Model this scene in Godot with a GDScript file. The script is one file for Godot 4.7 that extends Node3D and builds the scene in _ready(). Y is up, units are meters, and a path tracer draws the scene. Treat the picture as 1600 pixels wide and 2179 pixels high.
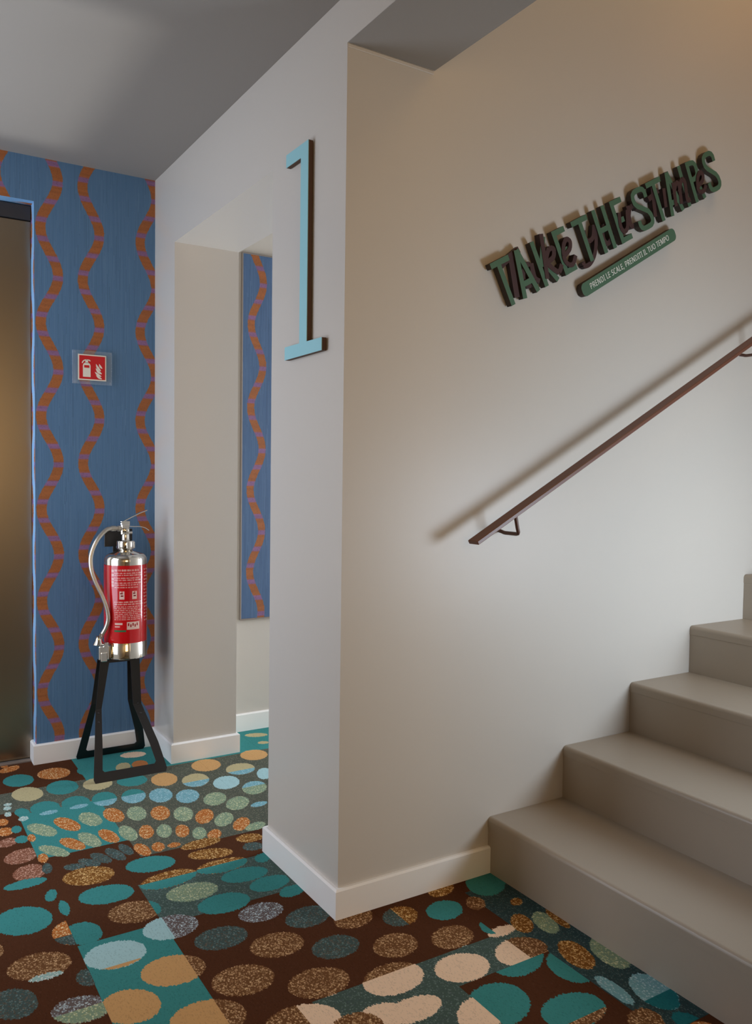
extends Node3D

# World frame: the outer corner of the white column stands at the origin, the numbered wall runs back along -z
# in the plane x = 0, the stair wall runs right along +x in the plane z = 0. Metres, y up.

const CEIL := 2.4855
const LINTEL := 2.357
const BACK := -1.681
const RISE := 0.1715
const TREAD := 0.3116
const STAIR_X := 0.5289
const WALL_T := 0.28
const OPEN_Z1 := -0.461
const OPEN_Z2 := -1.4146
const OPEN_H := 2.1626
const CARPET := Rect2(-1.143, -1.72, 1.743, 2.51)

var rng := RandomNumberGenerator.new()
var M := {}
var carpet_img: Image
var sheets := {}

# ---------------------------------------------------------------- helpers
func st_new() -> SurfaceTool:
	var s := SurfaceTool.new()
	s.begin(Mesh.PRIMITIVE_TRIANGLES)
	return s

func tri(s: SurfaceTool, a: Vector3, b: Vector3, c: Vector3, n: Vector3, ua := Vector2.ZERO, ub := Vector2.ZERO, uc := Vector2.ZERO) -> void:
	var flip: bool = (c - a).cross(b - a).dot(n) < 0.0
	s.set_normal(n)
	s.set_uv(ua)
	s.add_vertex(a)
	s.set_normal(n)
	s.set_uv(uc if flip else ub)
	s.add_vertex(c if flip else b)
	s.set_normal(n)
	s.set_uv(ub if flip else uc)
	s.add_vertex(b if flip else c)

func tri_n(s: SurfaceTool, p: Array, n: Array, u: Array) -> void:
	var mid: Vector3 = n[0] + n[1] + n[2]
	var flip: bool = (p[2] - p[0]).cross(p[1] - p[0]).dot(mid) < 0.0
	for k in ([0, 2, 1] if flip else [0, 1, 2]):
		s.set_normal(n[k])
		s.set_uv(u[k])
		s.add_vertex(p[k])

func flat_uv(p: Vector3, n: Vector3) -> Vector2:
	var m := n.abs()
	if m.y >= m.x and m.y >= m.z:
		return Vector2(p.x, p.z)
	if m.x >= m.z:
		return Vector2(p.z, -p.y)
	return Vector2(p.x, -p.y)

func quad(s: SurfaceTool, a: Vector3, b: Vector3, c: Vector3, d: Vector3, n: Vector3) -> void:
	tri(s, a, b, c, n, flat_uv(a, n), flat_uv(b, n), flat_uv(c, n))
	tri(s, a, c, d, n, flat_uv(a, n), flat_uv(c, n), flat_uv(d, n))

# a box between two corners with chamfered edges
func box(s: SurfaceTool, lo: Vector3, hi: Vector3, c := 0.0) -> void:
	var mid := (lo + hi) * 0.5
	var h := (hi - lo) * 0.5
	c = minf(c, minf(h.x, minf(h.y, h.z)) * 0.9)
	for ax in 3:
		var u := (ax + 1) % 3
		var v := (ax + 2) % 3
		for sg in [-1.0, 1.0]:
			var n := Vector3.ZERO
			n[ax] = sg
			var p := []
			for k in [[-1, -1], [1, -1], [1, 1], [-1, 1]]:
				var q := Vector3.ZERO
				q[ax] = sg * h[ax]
				q[u] = k[0] * (h[u] - c)
				q[v] = k[1] * (h[v] - c)
				p.append(mid + q)
			quad(s, p[0], p[1], p[2], p[3], n)
			if c <= 0.0:
				continue
			for sv in [-1.0, 1.0]:          # edge between face ax and face u
				var e := Vector3.ZERO
				e[ax] = sg
				e[u] = sv
				var a1 := Vector3.ZERO
				a1[ax] = sg * h[ax]
				a1[u] = sv * (h[u] - c)
				var a2 := Vector3.ZERO
				a2[ax] = sg * (h[ax] - c)
				a2[u] = sv * h[u]
				var w := Vector3.ZERO
				w[v] = h[v] - c
				quad(s, mid + a1 - w, mid + a1 + w, mid + a2 + w, mid + a2 - w, e.normalized())
	if c > 0.0:
		for sx in [-1.0, 1.0]:
			for sy in [-1.0, 1.0]:
				for sz in [-1.0, 1.0]:
					var g := Vector3(sx, sy, sz)
					tri(s, mid + g * Vector3(h.x, h.y - c, h.z - c), mid + g * Vector3(h.x - c, h.y, h.z - c), mid + g * Vector3(h.x - c, h.y - c, h.z), g.normalized())

# a flat polygon in the local xy plane, pushed from z0 (back) to z1 (front); front and back go to sf, sides to ss
func extrude(sf: SurfaceTool, ss: SurfaceTool, poly: PackedVector2Array, z0: float, z1: float, xf := Transform3D.IDENTITY) -> void:
	var idx := Geometry2D.triangulate_polygon(poly)
	for k in range(0, idx.size(), 3):
		for z in [z0, z1]:
			var n: Vector3 = xf.basis * Vector3(0, 0, 1 if z == z1 else -1)
			var t: SurfaceTool = sf if z == z1 else ss
			tri(t, xf * Vector3(poly[idx[k]].x, poly[idx[k]].y, z), xf * Vector3(poly[idx[k + 1]].x, poly[idx[k + 1]].y, z), xf * Vector3(poly[idx[k + 2]].x, poly[idx[k + 2]].y, z), n.normalized(), poly[idx[k]], poly[idx[k + 1]], poly[idx[k + 2]])
	var cw := Geometry2D.is_polygon_clockwise(poly)
	for k in poly.size():
		var a := poly[k]
		var b := poly[(k + 1) % poly.size()]
		var e := b - a
		if e.length() < 1e-7:
			continue
		var n2 := Vector2(e.y, -e.x).normalized() * (-1.0 if cw else 1.0)
		if not cw:
			n2 = Vector2(e.y, -e.x).normalized()
		var n3: Vector3 = (xf.basis * Vector3(n2.x, n2.y, 0)).normalized()
		quad(ss, xf * Vector3(a.x, a.y, z0), xf * Vector3(b.x, b.y, z0), xf * Vector3(b.x, b.y, z1), xf * Vector3(a.x, a.y, z1), n3)

# a plate with a hole: outer and inner outlines hold the same number of points
func ring_plate(s: SurfaceTool, outer: Array, inner: Array, z0: float, z1: float, xf: Transform3D) -> void:
	var m := outer.size()
	var mid := Vector2.ZERO
	for p in inner:
		mid += p / float(m)
	for k in m:
		var j := (k + 1) % m
		for z in [z0, z1]:
			var n: Vector3 = (xf.basis * Vector3(0, 0, 1 if z == z1 else -1)).normalized()
			quad(s, xf * Vector3(outer[k].x, outer[k].y, z), xf * Vector3(outer[j].x, outer[j].y, z), xf * Vector3(inner[j].x, inner[j].y, z), xf * Vector3(inner[k].x, inner[k].y, z), n)
		for side in [[outer, 1.0], [inner, -1.0]]:
			var a: Vector2 = side[0][k]
			var b: Vector2 = side[0][j]
			if a.distance_to(b) < 1e-6:
				continue
			var n2 := Vector2((b - a).y, -(b - a).x).normalized()
			if n2.dot((a + b) * 0.5 - mid) * side[1] < 0.0:
				n2 = -n2
			var n3: Vector3 = (xf.basis * Vector3(n2.x, n2.y, 0)).normalized()
			quad(s, xf * Vector3(a.x, a.y, z0), xf * Vector3(b.x, b.y, z0), xf * Vector3(b.x, b.y, z1), xf * Vector3(a.x, a.y, z1), n3)

# an upright prism over a plan outline given in x and z
func prism(s: SurfaceTool, plan: Array, y0: float, y1: float) -> void:
	var p := PackedVector2Array()
	for q in plan:
		p.append(Vector2(q.x, -q.y))
	extrude(s, s, p, y0, y1, Transform3D(Basis(Vector3(1, 0, 0), Vector3(0, 0, -1), Vector3(0, 1, 0)), Vector3.ZERO))

func tube(s: SurfaceTool, pts: Array, r: float, seg := 12) -> void:
	var rings := []
	var nrm := []
	var up := Vector3.UP
	for k in pts.size():
		var t: Vector3 = (pts[mini(k + 1, pts.size() - 1)] - pts[maxi(k - 1, 0)]).normalized()
		if k == 0:
			up = (Vector3(0.31, 0.2, 0.93) if absf(t.y) > 0.8 else Vector3.UP)
		up = (up - t * up.dot(t)).normalized()
		var sd := t.cross(up)
		var ring := []
		var rn := []
		for q in seg + 1:
			var a := TAU * q / seg
			var n: Vector3 = sd * cos(a) + up * sin(a)
			rn.append(n)
			ring.append(pts[k] + n * r)
		rings.append(ring)
		nrm.append(rn)
	for k in pts.size() - 1:
		for q in seg:
			var u := [Vector2(q / float(seg), k * 0.5), Vector2((q + 1) / float(seg), k * 0.5), Vector2((q + 1) / float(seg), k * 0.5 + 0.5), Vector2(q / float(seg), k * 0.5 + 0.5)]
			var p := [rings[k][q], rings[k][q + 1], rings[k + 1][q + 1], rings[k + 1][q]]
			var n := [nrm[k][q], nrm[k][q + 1], nrm[k + 1][q + 1], nrm[k + 1][q]]
			tri_n(s, [p[0], p[1], p[2]], [n[0], n[1], n[2]], [u[0], u[1], u[2]])
			tri_n(s, [p[0], p[2], p[3]], [n[0], n[2], n[3]], [u[0], u[2], u[3]])
	for e in [0, pts.size() - 1]:
		var n: Vector3 = (pts[0] - pts[1]).normalized() if e == 0 else (pts[e] - pts[e - 1]).normalized()
		for q in seg:
			tri(s, pts[e], rings[e][q], rings[e][q + 1], n)

# profile: array of Vector2(radius, height) from bottom to top; normals smoothed where the bend is gentle
func lathe(s: SurfaceTool, prof: Array, at: Vector3, seg := 48, v0 := 0.0, v1 := 1.0, axis := Basis.IDENTITY) -> void:
	var m := prof.size()
	var fn := []
	for k in m - 1:
		var d: Vector2 = prof[k + 1] - prof[k]
		fn.append(Vector2(d.y, -d.x).normalized())
	for k in m - 1:
		var na: Vector2 = fn[k]
		var nb: Vector2 = fn[k]
		if k > 0 and fn[k - 1].dot(fn[k]) > 0.72:
			na = (fn[k - 1] + fn[k]).normalized()
		if k < m - 2 and fn[k + 1].dot(fn[k]) > 0.72:
			nb = (fn[k + 1] + fn[k]).normalized()
		for q in seg:
			var p := []
			var n := []
			var u := []
			for c in [[q, 0], [q + 1, 0], [q + 1, 1], [q, 1]]:
				var a: float = TAU * c[0] / seg
				var pr: Vector2 = prof[k + c[1]]
				var nn: Vector2 = nb if c[1] == 1 else na
				p.append(at + axis * Vector3(sin(a) * pr.x, pr.y, cos(a) * pr.x))
				n.append((axis * Vector3(sin(a) * nn.x, nn.y, cos(a) * nn.x)).normalized())
				u.append(Vector2(c[0] / float(seg), lerpf(v1, v0, (k + c[1]) / float(m - 1))))
			tri_n(s, [p[0], p[1], p[2]], [n[0], n[1], n[2]], [u[0], u[1], u[2]])
			tri_n(s, [p[0], p[2], p[3]], [n[0], n[2], n[3]], [u[0], u[2], u[3]])

func put(called: String, s: SurfaceTool, mat: Material, parent: Node = self, s2: SurfaceTool = null, mat2: Material = null) -> MeshInstance3D:
	var o := MeshInstance3D.new()
	o.name = called
	var m := s.commit()
	m.surface_set_material(0, mat)
	if s2:
		s2.commit(m)
		m.surface_set_material(1, mat2)
	o.mesh = m
	parent.add_child(o, true)
	return o

func struct(called: String, s: SurfaceTool, mat: Material, label := "", category := "") -> MeshInstance3D:
	var o := put(called, s, mat)
	o.set_meta("kind", "structure")
	if label:
		o.set_meta("label", label)
		o.set_meta("category", category)
	return o

func thing(called: String, label: String, category: String) -> Node3D:
	var o := Node3D.new()
	o.name = called
	add_child(o, true)
	o.set_meta("label", label)
	o.set_meta("category", category)
	return o

func mat(col: Color, rough := 0.6, metal := 0.0) -> StandardMaterial3D:
	var m := StandardMaterial3D.new()
	m.albedo_color = col
	m.roughness = rough
	m.metallic = metal
	return m

func hx(r: int, g: int, b: int) -> Color:
	return Color8(r, g, b)

func noise_normal(freq: float, bump: float, size := 512, sd := 1) -> NoiseTexture2D:
	var f := FastNoiseLite.new()
	f.seed = sd
	f.frequency = freq
	f.fractal_octaves = 4
	var t := NoiseTexture2D.new()
	t.noise = f
	t.width = size
	t.height = size
	t.seamless = true
	t.as_normal_map = true
	t.bump_strength = bump
	return t

# skirting along a path of floor points, outward to the right of travel when side = 1
func skirting(s: SurfaceTool, path: Array, side: float, closed_ends := true) -> void:
	var t := 0.0135
	var h := 0.083
	var prof := [Vector2(0, 0), Vector2(t, 0), Vector2(t, h - 0.005), Vector2(t - 0.0055, h), Vector2(0, h)]
	var dirs := []
	for k in path.size() - 1:
		dirs.append((path[k + 1] - path[k]).normalized())
	var offs := []
	for k in path.size():
		var d0: Vector2 = dirs[maxi(k - 1, 0)]
		var d1: Vector2 = dirs[mini(k, dirs.size() - 1)]
		var n0 := Vector2(-d0.y, d0.x) * side
		var n1 := Vector2(-d1.y, d1.x) * side
		offs.append((n0 + n1) / (1.0 + n0.dot(n1)))
	for k in path.size() - 1:
		for j in prof.size() - 1:
			var q := []
			for c in [[k, j], [k + 1, j], [k + 1, j + 1], [k, j + 1]]:
				var p2: Vector2 = path[c[0]] + offs[c[0]] * prof[c[1]].x
				q.append(Vector3(p2.x, prof[c[1]].y, p2.y))
			var n2 := Vector2(-dirs[k].y, dirs[k].x) * side
			var e: Vector2 = prof[j + 1] - prof[j]
			var pn := Vector2(e.y, -e.x).normalized()
			quad(s, q[0], q[1], q[2], q[3], Vector3(n2.x * pn.x, pn.y, n2.y * pn.x).normalized())
	for e in [0, path.size() - 1]:
		var d: Vector2 = -dirs[0] if e == 0 else dirs[dirs.size() - 1]
		var pts := []
		for pr in prof:
			var p2: Vector2 = path[e] + offs[e] * pr.x
			pts.append(Vector3(p2.x, pr.y, p2.y))
		for j in range(1, prof.size() - 1):
			tri(s, pts[0], pts[j], pts[j + 1], Vector3(d.x, 0, d.y))

func arc(c: Vector2, r: float, a0: float, a1: float, n: int, ry := -1.0) -> Array:
	var out := []
	for k in n + 1:
		var a := deg_to_rad(lerpf(a0, a1, k / float(n)))
		out.append(c + Vector2(cos(a) * r, sin(a) * (ry if ry > 0.0 else r)))
	return out

func smooth(pts: Array, sub := 6) -> Array:
	var out := []
	for k in pts.size() - 1:
		var p0 = pts[maxi(k - 1, 0)]
		var p3 = pts[mini(k + 2, pts.size() - 1)]
		for j in sub:
			var t := j / float(sub)
			out.append(pts[k].cubic_interpolate(pts[k + 1], p0, p3, t))
	out.append(pts[pts.size() - 1])
	return out

func ribbon(pts: Array, w: float, round_end := true) -> PackedVector2Array:
	var r := Geometry2D.offset_polyline(PackedVector2Array(pts), w * 0.5, Geometry2D.JOIN_ROUND if round_end else Geometry2D.JOIN_MITER, Geometry2D.END_ROUND if round_end else Geometry2D.END_BUTT)
	return r[0]

# ---------------------------------------------------------------- computed textures
func sheet(called: String, base: Color, flecks: Array, count: int, w := 5, h := 4, vary := 1.0) -> void:
	var im := Image.create(512, 512, false, Image.FORMAT_RGB8)
	im.fill(base)
	for k in count:
		var c: Color = flecks[k % flecks.size()]
		c = c.lightened(rng.randf() * 0.10 * vary) if rng.randf() < 0.5 else c.darkened(rng.randf() * 0.15 * vary)
		im.fill_rect(Rect2i(rng.randi_range(-2, 510), rng.randi_range(-2, 510), rng.randi_range(2, w), rng.randi_range(2, h)), c)
	sheets[called] = im

func plain(called: String, c: Color) -> void:
	sheet(called, c, [c.darkened(0.07), c.lightened(0.02), c.darkened(0.03)], 9000, 3, 5, 0.25)

func make_sheets() -> void:
	plain("T", hx(64, 134, 130))
	plain("D", hx(38, 112, 118))
	plain("S", hx(166, 200, 200))
	plain("O", hx(202, 156, 102))
	plain("U", hx(196, 126, 76))
	plain("C", hx(238, 206, 174))
	plain("Y", hx(186, 172, 130))
	plain("n", hx(80, 48, 31))
	sheet("b", hx(112, 76, 48), [hx(204, 164, 118), hx(158, 118, 80)], 11000)
	sheet("k", hx(126, 82, 40), [hx(226, 186, 122), hx(190, 142, 80)], 10000)
	sheet("o", hx(176, 104, 52), [hx(236, 202, 150), hx(212, 150, 90)], 9000)
	sheet("p", hx(132, 86, 66), [hx(206, 160, 136), hx(180, 128, 104)], 10000)
	sheet("G", hx(130, 150, 124), [hx(208, 208, 164), hx(156, 168, 126)], 9000)
	sheet("g", hx(70, 84, 80), [hx(98, 120, 116), hx(92, 84, 72)], 11000)
	sheet("l", hx(104, 92, 88), [hx(188, 200, 200), hx(150, 160, 164)], 10500)
	sheet("B", hx(118, 166, 174), [hx(176, 208, 214), hx(140, 184, 190)], 8500)
	sheet("W", hx(150, 180, 172), [hx(224, 226, 214), hx(196, 208, 200)], 9000)
	sheet("w", hx(84, 88, 76), [hx(122, 118, 98), hx(100, 96, 84)], 11000, 4, 3)
	sheet("c", hx(74, 90, 82), [hx(104, 122, 114), hx(78, 92, 90)], 11000, 4, 3)
	sheet("d", hx(52, 72, 74), [hx(80, 100, 98), hx(60, 70, 70)], 11000, 4, 3)

func lay(img: Image, code: String, r: Rect2i) -> void:       # a rectangle of one yarn
	var full := r.intersection(Rect2i(0, 0, img.get_width(), img.get_height()))
	var y := full.position.y
	while y < full.end.y:
		var x := full.position.x
		while x < full.end.x:
			img.blit_rect(sheets[code], Rect2i(x % 512, y % 512, mini(512 - x % 512, full.end.x - x), mini(512 - y % 512, full.end.y - y)), Vector2i(x, y))
			x += 512 - x % 512
		y += 512 - y % 512

func cx(x: float) -> int:
	return roundi((x - CARPET.position.x) / CARPET.size.x * 2048.0)

func cz(z: float) -> int:
	return roundi((z - CARPET.position.y) / CARPET.size.y * 2048.0)

func patch(code: String, x0: float, x1: float, z0: float, z1: float) -> void:
	lay(carpet_img, code, Rect2i(cx(x0), cz(z0), cx(x1) - cx(x0), cz(z1) - cz(z0)))

# one woven spot: centre, half width, half length, lean, and the strip of carpet it is cut to (millimetres)
func dot(code: String, x: float, z: float, hw: float, hl: float, lean: float, x0 := -9999.0, x1 := 9999.0, z0 := -9999.0, z1 := 9999.0) -> void:
	var sx := 2048.0 / (CARPET.size.x * 1000.0)
	var sz := 2048.0 / (CARPET.size.y * 1000.0)
	var px := cx(x / 1000.0)
	var pz := (z / 1000.0 - CARPET.position.y) / CARPET.size.y * 2048.0
	var ra := maxi(roundi(hw * sx), 2)
	var lo := maxi(px - ra, maxi(0, cx(x0 / 1000.0)))
	var hi := mini(px + ra, mini(2047, cx(x1 / 1000.0)))
	var src: Image = sheets[code]
	var q := lo
	while q < hi:
		var f := (q + 1 - px) / float(ra)
		if absf(f) < 1.0:
			var half := hl * sqrt(1.0 - f * f)
			var c := pz + (q - px) / sx * lean * sz
			var a := roundi(c - half * sz) + rng.randi_range(-2, 2)
			var b := roundi(c + half * sz) + rng.randi_range(-2, 2)
			a = clampi(maxi(a, cz(z0 / 1000.0)), 0, 2047)
			b = clampi(mini(b, cz(z1 / 1000.0)), 0, 2047)
			while a < b:
				var n := mini(b - a, 512 - a % 512)
				carpet_img.blit_rect(src, Rect2i(q % 510, a % 512, 3, n), Vector2i(q, a))
				a += n
		q += 3

func carpet_texture() -> ImageTexture:
	carpet_img = Image.create(2048, 2048, false, Image.FORMAT_RGB8)
	patch("n", -1.2, 0.7, -1.8, 0.9)
	patch("w", -0.735, 0.7, -1.40, -0.60)
	patch("T", -0.36, 0.7, -1.75, -1.385)
	patch("T", -0.643, -0.365, -1.165, -0.60)
	patch("n", -0.643, -0.362, -0.772, -0.217)
	patch("n", -0.362, 0.6, -0.63, -0.20)
	patch("c", -0.421, 0.02, -0.455, -0.205)
	patch("n", -1.2, -0.643, -1.20, 0.9)
	patch("T", -0.643, -0.421, -0.218, 0.9)
	patch("n", -0.421, 0.388, -0.205, 0.29)
	patch("c", -0.23, 0.1, 0.29, 0.9)
	patch("n", -0.421, -0.23, 0.29, 0.9)
	patch("c", 0.1, 0.388, 0.29, 0.417)
	patch("n", 0.1, 0.388, 0.417, 0.9)
	patch("d", 0.388, 0.7, 0.07, 0.9)
	patch("n", 0.388, 0.7, -0.2, 0.07)
	spots()
	for k in 16:                                             # carpet left of the picture goes on in the same weave
		var code: String = ["T", "b", "g", "o"][k % 4]
		dot(code, -960.0 - 90.0 * (k % 2) - (20.0 if (k / 2) % 2 else 0.0), -1500.0 + 290.0 * (k / 2), 60, 66, -0.05, -9999, -885)
	return ImageTexture.create_from_image(carpet_img)

func carpet_far_texture() -> ImageTexture:
	carpet_img = Image.create(1024, 1024, false, Image.FORMAT_RGB8)
	lay(carpet_img, "n", Rect2i(0, 0, 1024, 1024))
	for k in 7:
		lay(carpet_img, ["c", "T", "w"][k % 3], Rect2i((k * 384) % 1024, (k * 230) % 1024, 128, 256))
	for i in 12:
		for j in 12:
			var code: String = ["T", "b", "g", "G", "o", "S", "O", "l"][(i * 5 + j * 3 + (i * j) % 4) % 8]
			var c := Vector2(i * 85.3 + 42.0, j * 85.3 + (42.0 if i % 2 else 0.0))
			for q in 66:
				var f := (q - 33) / 33.0
				var half := 36.0 * sqrt(maxf(0.0, 1.0 - f * f)) + rng.randf_range(-1.5, 1.5)
				var a := maxi(0, roundi(c.y - half))
				var b := mini(1024, roundi(c.y + half))
				if b > a:
					carpet_img.blit_rect(sheets[code], Rect2i(q * 3, a % 400, 1, b - a), Vector2i(roundi(c.x) - 33 + q, a))
	return ImageTexture.create_from_image(carpet_img)

# brushed blue paper with wavy orange ribbons barred in purple; waves: [centre (m), phase sign]
func paper_texture(w: int, h: int, wide: float, tall: float, top: float, waves: Array, amp: float, period: float, crest: float, band: float, base: Color) -> ImageTexture:
	var im := Image.create(w, h, false, Image.FORMAT_RGB8)
	im.fill(base)
	for k in 7000:
		var c := base.lightened(rng.randf() * 0.10) if rng.randf() < 0.45 else base.darkened(rng.randf() * 0.14)
		c = c.lerp(base, 0.45)
		im.fill_rect(Rect2i(rng.randi_range(-2, w), rng.randi_range(-60, h), rng.randi_range(1, 3), rng.randi_range(30, 190)), c)
	var sx := w / wide
	var sy := h / tall
	for wv in waves:
		var tint := 1.0
		for y in h:
			var wy := top - y / sy
			var ph := TAU * (wy - crest) / period
			var c: float = wv[0] + amp * wv[1] * cos(ph)
			var slope: float = amp * TAU / period * sin(ph)
			var half := band * 0.5 * sqrt(1.0 + slope * slope)
			var bar := fposmod(wy - crest + 0.018 * wv[1], period / 5.0) / (period / 5.0)
			if y % 7 == 0:
				tint = rng.randf_range(0.96, 1.04)
			var col := hx(158, 92, 46)
			if bar < 0.25:
				col = hx(136, 96, 134)
			elif bar < 0.30 or bar > 0.95:
				col = hx(152, 90, 76)
			col = Color(col.r * tint, col.g * tint, col.b * tint)
			var a := roundi((c - half) * sx) + rng.randi_range(-1, 1)
			var b := roundi((c + half) * sx) + rng.randi_range(-1, 1)
			im.fill_rect(Rect2i(a, y, b - a, 1), col)
			im.fill_rect(Rect2i(a + w, y, b - a, 1), col)
			im.fill_rect(Rect2i(a - w, y, b - a, 1), col)
			var g := rng.randi_range(0, maxi(1, b - a - 4))
			im.fill_rect(Rect2i(a + g, y, 4, 1), col.darkened(0.12))
	return ImageTexture.create_from_image(im)

func label_texture() -> ImageTexture:                        # the red wrap with its small rows of print
	var im := Image.create(1024, 384, false, Image.FORMAT_RGB8)
	var red := hx(196, 16, 24)
	var ink := hx(226, 190, 176)
	im.fill(red)
	var rows := [[18, 10], [34, 6], [44, 6], [58, 6], [68, 6], [82, 6], [92, 6], [104, 6], [176, 7], [187, 7], [200, 5], [209, 5], [218, 5], [227, 5], [236, 5], [245, 5], [254, 5], [263, 5]]
	for r in rows:
		var x := 424
		var stop := 640 + rng.randi_range(-40, 8)
		while x < stop:
			var n := rng.randi_range(2, 6)
			for g in n:
				im.fill_rect(Rect2i(x, r[0], rng.randi_range(2, 4), r[1]), ink)
				im.fill_rect(Rect2i(x, r[0] + r[1] / 2, 5, 2), ink)
				x += 6
			x += 5
	for r in [20, 40, 60, 76, 92]:                            # little pictograms down the left edge
		im.fill_rect(Rect2i(400, r, 18, 12), ink)
		im.fill_rect(Rect2i(404, r + 3, 4, 6), red)
	for c in [464, 560]:                                      # class symbols
		im.fill_rect(Rect2i(c, 126, 38, 40), ink)
		im.fill_rect(Rect2i(c + 6, 134, 20, 6), red.darkened(0.4))
		im.fill_rect(Rect2i(c + 10, 146, 20, 6), red.darkened(0.4))
		im.fill_rect(Rect2i(c + 14, 128, 12, 4), red)
	im.fill_rect(Rect2i(520, 278, 100, 38), ink)
	for k in 5:
		im.fill_rect(Rect2i(528 + k * 17, 284 + k % 2 * 6, 10, 14), red.darkened(0.2))
	im.fill_rect(Rect2i(428, 282, 60, 10), ink)
	im.fill_rect(Rect2i(428, 298, 40, 6), ink)
	im.fill_rect(Rect2i(424, 318, 90, 9), hx(52, 110, 70))
	for k in 3:
		for r in 16:
			im.fill_rect(Rect2i(672 + k * 26 + rng.randi_range(0, 6), 20 + r * 17, rng.randi_range(8, 16), 6), ink)
	return ImageTexture.create_from_image(im)

func spots() -> void:
	dot("T",-591,-1906,18,26,-0.05)
	dot("o",-612,-1750,18,53,-0.78)
	dot("o",-601,-1668,40,34,-0.37)
	dot("o",-455,-1530,61,68,0.06,-9999,9999,-9999,-1400)
	dot("Y",-455,-1530,61,68,0.06,-9999,9999,-1400,9999)
	dot("T",-590,-1518,55,71,0.06)
	dot("Y",-583,-1354,54,76,0.08)
	dot("T",-456,-1360,58,77,-0.06)
	dot("T",-322,-1503,49,62,-0.11)
	dot("Y",-330,-1330,55,67,-0.08)
	dot("T",-205,-1298,58,63,-0.01)
	dot("O",-92,-1248,52,72,-0.22)
	dot("U",-127,-1467,33,46,-0.22)
	dot("Y",-195,-1468,32,48,-0.52)
	dot("C",-118,-1596,53,38,0.13)
	dot("T",-550,-1182,50,68,-0.02)
	dot("B",-546,-1135,31,17,-0.09)
	dot("T",-445,-1176,49,69,-0.12)
	dot("B",-442,-1138,33,18,-0.09)
	dot("T",-345,-1165,45,69,-0.22)
	dot("B",-345,-1165,45,69,-0.22,-9999,9999,-1150,9999)
	dot("T",-244,-1138,46,68,-0.33)
	dot("B",-244,-1138,46,68,-0.33,-9999,9999,-1151,9999)
	dot("B",-153,-1096,45,68,-0.37)
	dot("B",-69,-1037,46,63,-0.39)
	dot("T",-628,-1183,24,41,0.12)
	dot("W",-632,-1124,17,21,-0.11)
	dot("W",-661,-1284,14,14,-0.06)
	dot("W",-667,-1248,14,18,-0.11)
	dot("W",-673,-1190,12,22,-0.22)
	dot("G",-593,-995,41,57,0.93)
	dot("o",-511,-1001,37,63,0.88)
	dot("G",-432,-1005,35,67,0.35)
	dot("o",-353,-999,33,69,0.01)
	dot("G",-279,-973,34,64,-0.39)
	dot("o",-205,-935,36,61,-0.48)
	dot("G",-137,-886,37,61,-0.55)
	dot("o",-79,-829,39,52,-0.76)
	dot("G",-29,-770,41,47,-0.65)
	dot("o",9,-704,38,41,-0.72)
	dot("G",44,-661,40,28,-0.24)
	dot("G",10,-961,47,58,-0.42)
	dot("G",68,-881,49,54,-0.46)
	dot("S",109,-1095,55,66,-0.30)
	dot("G",183,-990,52,62,-0.37)
	dot("B",183,-990,52,62,-0.37,-9999,9999,-9999,-1007)
	dot("Y",13,-1179,55,69,-0.26)
	dot("B",13,-1179,55,69,-0.26,-9999,9999,-1168,9999)
	dot("O",108,-1319,61,72,-0.14)
	dot("Y",215,-1209,61,64,-0.11)
	dot("B",215,-1209,61,64,-0.11,-9999,9999,-1193,9999)
	dot("O",332,-1338,60,66,-0.10)
	dot("S",279,-1111,38,51,-0.82)
	dot("B",133,-832,34,20,-0.12)
	dot("Y",451,-1586,49,30,0.29)
	dot("Y",435,-1470,25,20,0.10)
	dot("S",232,-885,41,49,-0.47)
	dot("Y",403,-1205,49,50,-0.11)
	dot("G",-239,-782,28,50,-0.73)
	dot("o",-186,-751,26,46,-0.79)
	dot("G",-142,-706,27,43,-0.75)
	dot("o",-101,-672,27,33,-0.53)
	dot("o",-294,-805,27,51,-0.75)
	dot("G",-350,-825,26,68,-0.01)
	dot("o",-411,-835,27,60,0.67)
	dot("G",-472,-838,30,64,0.84)
	dot("o",-528,-833,33,50,0.98)
	dot("G",-590,-810,39,43,1.03)
	dot("o",-343,-678,22,51,0.38)
	dot("o",-294,-673,21,34,-0.33)
	dot("o",-245,-660,21,18,0.02)
	dot("p",-709,-950,31,34,-0.21)
	dot("o",-704,-1042,26,36,-0.01)
	dot("o",-700,-1127,19,30,-0.06)
	dot("T",-667,-1042,16,32,-0.28)
	dot("T",-664,-952,21,31,-0.04)
	dot("p",-685,-824,52,52,-0.18,-9999,-643,-9999,9999)
	dot("p",-682,-697,47,55,-0.07,-9999,-643,-9999,9999)
	dot("T",-704,-629,60,28,-0.01)
	dot("T",-652,-522,18,32,-0.77)
	dot("T",-634,-431,14,45,-0.39)
	dot("o",-629,-776,15,34,-0.37)
	dot("o",-635,-947,13,31,-0.38)
	dot("g",-631,-698,15,35,-0.51)
	dot("g",-557,-665,30,24,0.28)
	dot("g",-511,-671,29,31,0.76)
	dot("g",-472,-685,26,39,0.94)
	dot("g",-426,-688,25,48,1.03)
	dot("g",-389,-705,18,45,0.69)
	dot("k",-532,-586,73,60,0.11)
	dot("T",-514,-447,76,57,0.10)
	dot("b",-471,-311,71,60,0.08,-9999,-421,-9999,9999)
	dot("T",-471,-311,71,60,0.08,-421,9999,-9999,9999)
	dot("T",-350,-567,74,54,0.10)
	dot("k",-331,-445,87,49,-0.06)
	dot("T",-331,-445,87,49,-0.06,-9999,9999,-450,9999)
	dot("k",-161,-446,82,43,-0.00)
	dot("T",-161,-446,82,43,-0.00,-9999,9999,-458,9999)
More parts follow.
